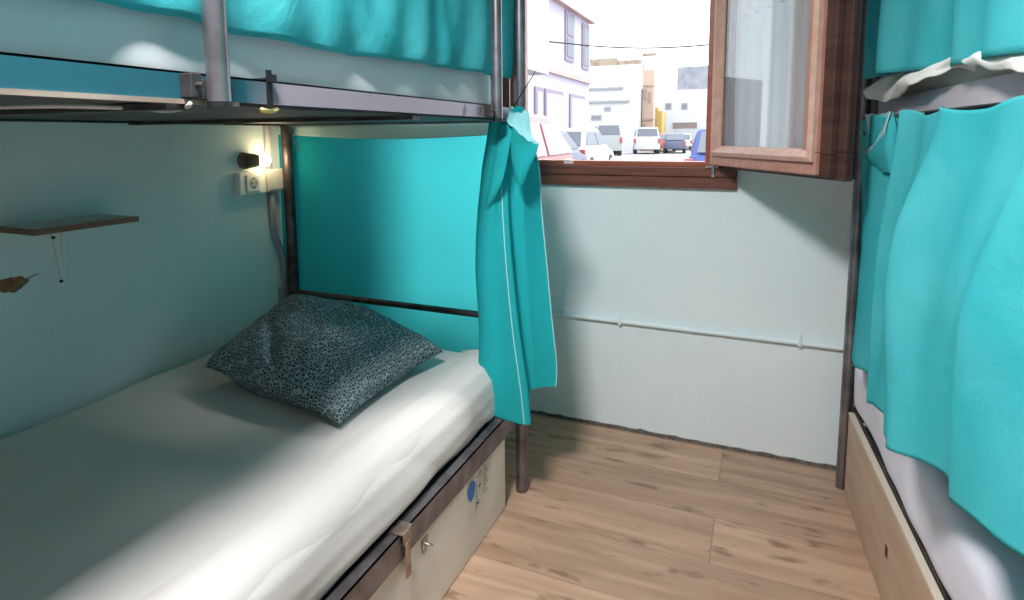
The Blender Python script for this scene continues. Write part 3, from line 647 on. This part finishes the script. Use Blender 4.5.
b = MB(); b.tube([(XL + .012, 1.715, 1.015), (XL + .012, 1.716, .90), (XL + .012, 1.722, .84), (XL + .012, 1.752, .77), (XL + .012, 1.762, .73), (XL + .012, 1.764, .40)], .012, 12); o = b.build('conduit', GREYP, smooth=True); tag(o, 'bent grey conduit running down the wall below the junction box', 'conduit')
b = MB(); b.box((XL, 1.735, .56), (XL + .026, 1.79, .63)); o = b.build('junction_box', GREYP, bevel=.003); tag(o, 'small grey box at the foot of the bent conduit, beside the pillow', 'junction box')

# shelf
SX = XL + .155
zs = 1.0
f1 = atX(139, 218, SX); f0 = atX(36, 233, SX); zs = (f1.z + f0.z) / 2
shf = thing('wall_shelf', 'thin wooden shelf board on the left wall above a small bracket', 'shelf', (XL, f0.y, zs))
b = MB(); b.box((XL, f0.y, zs - .007), (SX - .003, f1.y, zs + .006)); b.build('shelf_board', SHELFT, shf)
b = MB(); b.box((SX - .003, f0.y - .003, zs - .008), (SX, f1.y, zs + .0065)); b.box((XL, f0.y - .003, zs - .008), (SX - .003, f0.y, zs + .0065)); b.build('edge_strip', SHELFW, shf)['label'] = 'dark wooden edge'
br = atX(58, 236, XL)
b = MB(); zb = atX(60, 283, XL).z; zt = zs - .009
b.prism([(XL + .002, br.y - .018, zt), (XL + .002, br.y + .018, zt), (XL + .002, br.y + .008, zb), (XL + .002, br.y - .003, zb)], (.003, 0, 0)); b.box((XL + .002, br.y - .015, zt - .003), (XL + .09, br.y + .015, zt)); b.prism([(XL + .005, br.y + .001, zt), (XL + .022, br.y + .001, zt), (XL + .005, br.y + .001, zb + .03)], (0, .0025, 0))
bk = b.build('bracket', mat('bracket_plastic', (.66, .74, .73), .5), shf)
for (x, y) in ((52, 237.5), (60.5, 234.5), (60, 281)):
    p = atX(x, y, XL); b = MB(); b.tube([(XL + .004, p.y, min(p.z, zt - .005)), (XL + .008, p.y, min(p.z, zt - .005))], .0042, 10); b.build('screw', BLACK, bk)
# broken plaster patch with brown core
b = MB(); cpt = atX(13, 284, XL); n = 26; rng = random.Random(3)
outl = []
for k in range(n):
    a = 2 * math.pi * k / n; r_ = 1 + .08 * math.sin(3 * a + 1) + .10 * math.sin(5 * a + 2) + .12 * rng.uniform(-1, 1)
    outl.append((cpt.y + .033 * r_ * math.cos(a), cpt.z + .020 * r_ * math.sin(a)))
vs = [(XL + .010, cpt.y, cpt.z)] + [(XL + .007, cpt.y + (y - cpt.y) * .6, cpt.z + (z - cpt.z) * .6) for y, z in outl] + [(XL + .0005, y, z) for y, z in outl]
fs = [(0, 1 + k, 1 + (k + 1) % n) for k in range(n)] + [(1 + k, n + 1 + k, n + 1 + (k + 1) % n, 1 + (k + 1) % n) for k in range(n)]
b.add(vs, fs); hp = b.build('plaster_patch', mat('brown_filler', (.30, .18, .09), .9, col2=(.16, .09, .045), scale=60, bump=.6, bscale=90)); tag(hp, 'ragged brown patch on the left wall, below the shelf', 'wall patch')
p2 = atX(38, 273, XL); b = MB(); b.tube([(XL + .004, cpt.y + .03, cpt.z + .008), (XL + .006, lerp(cpt.y, p2.y, .7), lerp(cpt.z, p2.z, .7)), (XL + .004, p2.y, p2.z)], [.0015, .0012, .0006], 6); b.build('stub', BLACK, hp)

# ------------------------------------------------------------------ cables, straps
def wire(name, pts, r, m, label, cat):
    P = [V(p) for p in pts]; n = len(P) * 6; b = MB(); b.tube([crl(P, k / n) for k in range(n + 1)], r, 8); o = b.build(name, m, smooth=True); return tag(o, label, cat)
y_ = .722
b = MB(); b.box((-.7205, y_ - .005, 1.262), (-.7175, y_ + .005, 1.325)); b.box((-.75, y_ - .005, 1.3095), (-.7175, y_ + .005, 1.3125)); b.box((-.716, y_ - .008, 1.306), (-.7225 + .012, y_ + .008, 1.318)); b.box((-.74, y_ - .005, 1.259), (-.7175, y_ + .005, 1.262))
tag(b.build('cable_tie', BLACK), 'black strap tied round the upper left rail', 'strap')
b = MB(); b.tube([(-.718, .70, 1.262), (-.718, .722, 1.2605), (-.718, .735, 1.264)], .004, 8); tag(b.build('hook', mat('brass', (.7, .55, .2), .3, .9), smooth=True), 'small brass hook under the upper left rail beside the black strap', 'hook')
wire('cable', [atZ(0, 107, 1.262), atZ(60, 106, 1.262), atZ(130, 108, 1.262), atZ(168, 111, 1.262), atZ(186, 107, 1.262), atZ(190, 104, 1.264)], .0032, mat('cable_pale', (.62, .62, .58), .5), 'pale cable running under the upper left bed base', 'cable')
wire('cable', [atY(277, 121, 1.74), atY(282, 127, 1.72), atY(291, 136, 1.72), atY(296, 142, 1.73), atY(299, 150, 1.745)], .002, BLACK, 'black wire looped at the top of the wall-side corner post', 'cable')
b = MB(); p0 = atY(514, 106, 1.68); p1 = atY(535.5, 71, 1.68); b.tube([p0, p0.lerp(p1, .5) + V((.001, 0, 0)), p1], [.0022, .0018, .0012], 8); tag(b.build('rod', BLACK, smooth=True), 'thin black rod poking up beside the window-side post of the left bunk', 'rod')

# ceiling lamp (above and behind the view)
cl = thing('ceiling_lamp', 'round white ceiling lamp over the aisle', 'lamp', LAMP)
b = MB(); b.tube([LAMP + V((0, 0, .32)), LAMP + V((0, 0, .09)), LAMP + V((0, 0, .08)), LAMP + V((0, 0, .055))], [.015, .015, .12, .17], 32); b.build('lamp_base', WHITEP, cl, auto=True)
b = MB(); b.tube([LAMP + V((0, 0, .055)), LAMP + V((0, 0, .02)), LAMP + V((0, 0, -.03)), LAMP + V((0, 0, -.05))], [.18, .175, .13, .04], 32); b.build('lamp_shade', emis('opal_shade', (1, .95, .92), 2.0), cl, smooth=True)

# ------------------------------------------------------------------ the street
def om(name, c, r=.85, **k):
    c = tuple((v * .85 + .15 * sum(c) / 3) * .66 for v in c)  # washed-out glare haze put into the colours by pulling them toward grey
    if 'col2' in k: k['col2'] = tuple(v * .66 for v in k['col2'])
    return mat('street_' + name, c, r, **k)
LAV = om('lavender', (.62, .56, .72)); LAVD = om('lavender_trim', (.34, .27, .38)); WHT = om('white', (.80, .80, .82)); PINK = om('pink_ledge', (.62, .42, .38))
ORG = om('orange', (.66, .46, .34)); YEL = om('yellow', (.72, .50, .12)); GRY = om('grey_mesh', (.30, .31, .36), col2=(.44, .45, .50), scale=1.5); BRW = om('rooftop_brown', (.36, .24, .16), col2=(.5, .4, .3), scale=2)
PANE = om('pane', (.26, .28, .33), .6, spec=.15); ASPH = om('asphalt', (.42, .40, .41)); LEDGE = om('ledge_grey', (.42, .42, .44))
b = MB(); b.box((-40, YW + .2, -.15), (25, 90, -.02)); struct(b.build('ground', ASPH))
def building(name, label, blocks, m, cat='building'):
    o = thing(name, label, cat, blocks[0][0]); 
    b = MB()
    for a, c in blocks: b.box(a, c)
    b.build('walls', m, o); return o
def win(o, a, c, frame_m, pane_m=None, nm='window', axis='y'):
    """a window: frame box and a recessed-look pane; axis = the facade's run"""
    b = MB(); b.box(a, c); f = b.build(nm, frame_m, o)
    a, c = V(a), V(c); w_ = .16
    b = MB()
    if axis == 'y':
        zm = (a.z + c.z) / 2
        for z0, z1 in ((a.z + w_, zm - .05), (zm + .05, c.z - w_)): b.box((c.x, a.y + w_, z0), (c.x + .02, c.y - w_, z1))
    else:
        xm = (a.x + c.x) / 2; w_ = .1
        for x0, x1 in ((a.x + w_, xm - .05), (xm + .05, c.x - w_)): b.box((x0, a.y - .02, a.z + w_), (x1, a.y, c.z - w_))
    b.build('pane', pane_m or PANE, f)
# lavender house: long facade at x = FX
FX = -7.25
lav = building('house', 'lavender two-storey house on the left of the street with a pink ledge', [((-14, 12.1, -.02), (FX, 26.2, 6.3))], LAV)
b = MB(); b.box((FX, 12.1, 3.50), (FX + .12, 26.3, 3.70)); b.build('ledge', PINK, lav)
b = MB(); b.box((FX, 12.1, 6.15), (FX + .25, 26.4, 6.38)); b.box((-14, 12.1, 6.3), (FX + .14, 26.3, 6.5)); b.build('cornice', PINK, lav)
def yz(x, y):
    p = atX(x, y, FX); return p.y, p.z
for (xa, ya, xb, yb) in ((564.5, 14, 573, 60), (581.5, 29, 588, 67)):
    y0 = yz(xa, ya)[0]; y1 = yz(xb, yb)[0]
    zc = EYE.z + (136 - (ya + yb) / 2) / 588 * (y0 + y1) / 2
    win(lav, (FX, y0, zc - .95), (FX + .06, y1, zc + .95), LAVD, PANE)
for (xa, xb, pn) in ((534, 542, LAV), (544, 562, WHT), (569, 584, WHT)):
    y0 = yz(xa, 100)[0]; y1 = yz(xb, 100)[0]; win(lav, (FX, y0, .0), (FX + .06, y1, 2.9), LAVD, pn, 'shopfront')
blk = building('house', 'white house with an overhanging upper floor at the far left of the view', [((-9, 8.5, 2.50), (-4.2, 12, 6.5)), ((-12, 8.5, -.02), (-6.9, 12, 2.50))], WHT)
win(blk, (-4.2, 11.0, 4.05), (-4.16, 11.75, 5.3), LAVD)
def pb(x0, x1, yt, Y, dep, yb=None):
    zt = atY((x0 + x1) / 2, yt, Y).z; zb = -.02 if yb is None else atY((x0 + x1) / 2, yb, Y).z
    return ((atY(x0, 120, Y).x, Y, zb), (atY(x1, 120, Y).x, Y + dep, zt))
wm = building('house', 'long white house with grey ledges at the end of the street', [pb(560, 636, 88, 44, 5), pb(560, 641, 66, 52, 6)], WHT)
for q_ in (pb(560, 622, 88, 43.8, .3, 90), pb(560, 628, 101, 43.8, .3, 103)):
    b = MB(); b.box(*q_); b.build('ledge', LEDGE, wm)
for (x0, x1, y0, y1) in ((604, 610, 107, 111), (591, 601, 115, 120)):
    a, c = pb(x0, x1, y0, 43.9, .1, y1); win(wm, a, c, LEDGE, axis='x')
for q_ in (pb(589, 616, 58.5, 52.3, .8, 66), pb(618, 640, 60, 52.3, .8, 66)):
    b = MB(); b.box(*q_); b.build('rooftop_shed', BRW, wm)
og = building('house', 'narrow orange house front in the middle of the street view', [pb(642, 653, 70, 46, 1.0)], ORG)
for (x0, x1, y0, y1) in ((643, 645.5, 89, 100), (647.5, 650, 92, 103), (643, 645, 124, 130)):
    a, c = pb(x0, x1, y0, 45.95, .05, y1); b = MB(); b.box(a, c); b.build('window', BRW, og)
for q_ in (pb(641.5, 653.5, 85, 45.9, .1, 86.5), pb(641.5, 653.5, 119, 45.9, .1, 120.5)):
    b = MB(); b.box(*q_); b.build('ledge', BRW, og)
b = MB(); b.box(*pb(641, 654, 53, 46.2, .7, 55)); b.box(*pb(642, 642.8, 55, 46.2, .1, 70)); b.box(*pb(652, 652.8, 55, 46.2, .1, 70)); b.build('rooftop_canopy', BRW, og)
yl = building('house', 'small yellow house between the orange and white houses', [pb(653.6, 662, 111, 47.3, 2), pb(655, 658, 107, 47.4, .8, 111)], YEL)
wr = building('house', 'white house on the right with two small windows, a garage door and grey mesh above', [pb(660, 745, 89, 52, 8)], WHT)
b = MB(); b.box(*pb(676, 725, 66, 52.5, 6, 89)); b.build('roof_screen', GRY, wr)
for x0 in (665, 681):
    a, c = pb(x0, x0 + 6, 103, 51.95, .05, 109.5); win(wr, a, c, LEDGE, axis='x')
b = MB(); b.box(*pb(673, 697, 122.5, 51.9, .1, 128)); b.build('garage_sign', om('brown_sign', (.34, .26, .22)), wr); b = MB(); b.box(*pb(674, 698, 128, 51.95, .02, 139)); b.build('garage_door', om('garage_door', (.7, .7, .72)), wr)
# overhead cable
p = [atY(552, 42, 14.0), atY(600, 46.5, 14.0), atY(650, 48, 14.0), atY(706, 45, 14.0), atY(760, 38, 14.0)]
wire('overhead_cable', [V((-7.26, 14.0, p[0].z + .35))] + p, .018, om('cable_dark', (.12, .12, .13)), 'dark power cable sagging across the street sky', 'cable')

def car(label, loc, rz, body, L=4.0, W=1.7, Hh=1.5, van=False, group=None, glassc=None):
    o = thing('car', label, 'car', (0, 0, 0), group)
    g = Hh
    if van: low = [(-L / 2, .3), (-L / 2 + .02, g * .62), (-L / 2 + .05, g * .66), (L * .30, g * .62), (L * .47, g * .50), (L / 2, g * .34), (L / 2, .28)]; cab = [(-L / 2 + .05, g * .64), (-L / 2 + .12, g * .97), (-L / 2 + .3, g), (L * .10, g), (L * .17, g * .97), (L * .33, g * .60)]
    else: low = [(-L / 2, .3), (-L / 2 - .02, g * .45), (-L / 2 + .08, g * .62), (L * .22, g * .62), (L * .44, g * .50), (L / 2, g * .34), (L / 2, .28)]; cab = [(-L / 2 + .12, g * .61), (-L / 2 + .48, g * .95), (-L / 2 + .8, g), (L * .02, g), (L * .09, g * .95), (L * .27, g * .60)]
    def loft(poly, w0, w1, zr):
        vs = []; fs = []; n = len(poly); z0, z1 = zr
        xs = (-1, -.92, .92, 1)
        for i, sx in enumerate(xs):
            for (y, z) in poly:
                k = (z - z0) / (z1 - z0); w_ = lerp(w0, w1, k); sh_ = .985 if abs(sx) == 1 else 1
                vs.append((sx * w_ / 2, y * sh_, lerp(z0, z, .98) if abs(sx) == 1 else z))
        for i in range(3):
            for k in range(n): k2 = (k + 1) % n; fs.append((i * n + k, i * n + k2, (i + 1) * n + k2, (i + 1) * n + k))
        fs.append(tuple(range(n))); fs.append(tuple(range(3 * n, 4 * n))[::-1])
        return vs, fs
    b = MB(); b.add(*loft(low, W, W * .97, (.28, g * .62))); b.add(*loft(cab, W * .95, W * .78, (g * .6, g))); b.build('body', body, o, auto=True, bevel=.03)
    gm = glassc or PANE
    zt, zb = g * .92, g * .66
    y0, y1 = cab[0][0] + .22, cab[-1][0] - .15; yt0, yt1 = cab[1][0] + .25, cab[-2][0] - .05
    for sx in (-1, 1):
        xb = W * .5 * .945 * sx; xt = W * .5 * .80 * sx
        ym = (y0 + y1) / 2; b = MB()
        for (a0, a1, c0_, c1_) in ((y0, ym - .06, yt0, ym - .06), (ym + .03, y1, ym + .03, yt1)):
            b.add([(xb * 1.005, a0, zb), (xb * 1.005, a1, zb), (xt * 1.02, c1_, zt), (xt * 1.02, c0_, zt)], [(0, 1, 2, 3)])
        b.build('side_window', gm, o, solid=.03)
    b = MB(); e0, e1 = cab[0], cab[1]; b.add([(-W * .40, e0[0] - .02, e0[1] + .06), (W * .40, e0[0] - .02, e0[1] + .06), (W * .36, e1[0] - .02, e1[1] - .04), (-W * .36, e1[0] - .02, e1[1] - .04)], [(0, 1, 2, 3)]); b.build('rear_window', gm, o, solid=.02)
    b = MB(); e0, e1 = cab[-1], cab[-2]; b.add([(-W * .42, e0[0] - .02, e0[1] + .08), (W * .42, e0[0] - .02, e0[1] + .08), (W * .37, e1[0] + .03, e1[1] - .02), (-W * .37, e1[0] + .03, e1[1] - .02)], [(0, 1, 2, 3)]); b.build('windscreen', gm, o, solid=.02)
    for sx in (-1, 1):
        for y in (-L * .31, L * .32):
            b = MB(); b.tube([(sx * (W / 2 - .2), y, .31), (sx * (W / 2 + .01), y, .31)], .31, 20); wh = b.build('wheel', om('tyre', (.08, .08, .08)) if 'street_tyre' not in bpy.data.materials else bpy.data.materials['street_tyre'], o, auto=True)
            b = MB(); b.tube([(sx * (W / 2 + .01), y, .31), (sx * (W / 2 + .025), y, .31)], .19, 14); b.build('hubcap', bpy.data.materials.get('street_hub') or om('hub', (.6, .6, .62), .4), wh)
        b = MB(); b.box((sx * W * .47 - .1, -L / 2 - .04, g * .40), (sx * W * .47 + .05, -L / 2 + .1, g * .58)); b.build('tail_light', bpy.data.materials.get('street_tail') or om('tail', (.6, .12, .1), .3), o, bevel=.02)
    o.location = loc; o.rotation_euler = (0, 0, rz)
    for c_ in o.children: c_.matrix_parent_inverse = Matrix()
    return o
RED = om('car_red', (.60, .17, .15), .35); SIL = om('car_silver', (.48, .52, .50), .35); WC = om('car_white', (.75, .75, .77), .3); BLU = om('car_blue', (.08, .13, .48), .3); DK = om('car_dark', (.14, .16, .26), .3)
car('red car nearest the window, parked at the left', (-3.22, 7.2, -.02), .06, RED, 4.0, 1.65, 1.50, glassc=om('red_reflection', (.50, .20, .20), .3))  # red interior reflection put into the window colour
car('dark blue car just beyond the red car', (-5.05, 13.6, -.02), .02, DK, 4.0, 1.65, 1.38)
car('pale car with a windscreen seen beyond the dark blue one', (-5.35, 17.8, -.02), .02, WC, 4.0, 1.7, 1.45)
car('silver-green boxy van parked in the middle left of the street', (atY(606, 140, 36).x, 36, -.02), .35, SIL, 3.1, 1.6, 1.9, van=True)
car('white van seen from behind, driving up the street', (atY(646, 140, 40).x, 40, -.02), .22, WC, 3.6, 1.62, 1.72, van=True)
car('small blue car at the right edge of the opening', (-.52, 12.9, -.02), .06, BLU, 3.8, 1.6, 1.40)
for px, y, m_, l_ in ((666, 45.2, RED, 'red parked car right of the white van'), (675, 41.5, DK, 'dark car parked right of the red one, before the garage'), (683, 49.95, WC, 'pale car parked farthest off, before the garage door')):
    car(l_, (atY(px, 140, y).x, y, -.02), .12, m_, 3.4, 1.4, 1.35)
# kerb of the right pavement
b = MB(); b.box((-3.9, 20, -.02), (-1, 50, .06)); struct(b.build('pavement', om('pavement', (.55, .53, .52))))
for o in bpy.data.objects:
    if '_o' in o: del o['_o']
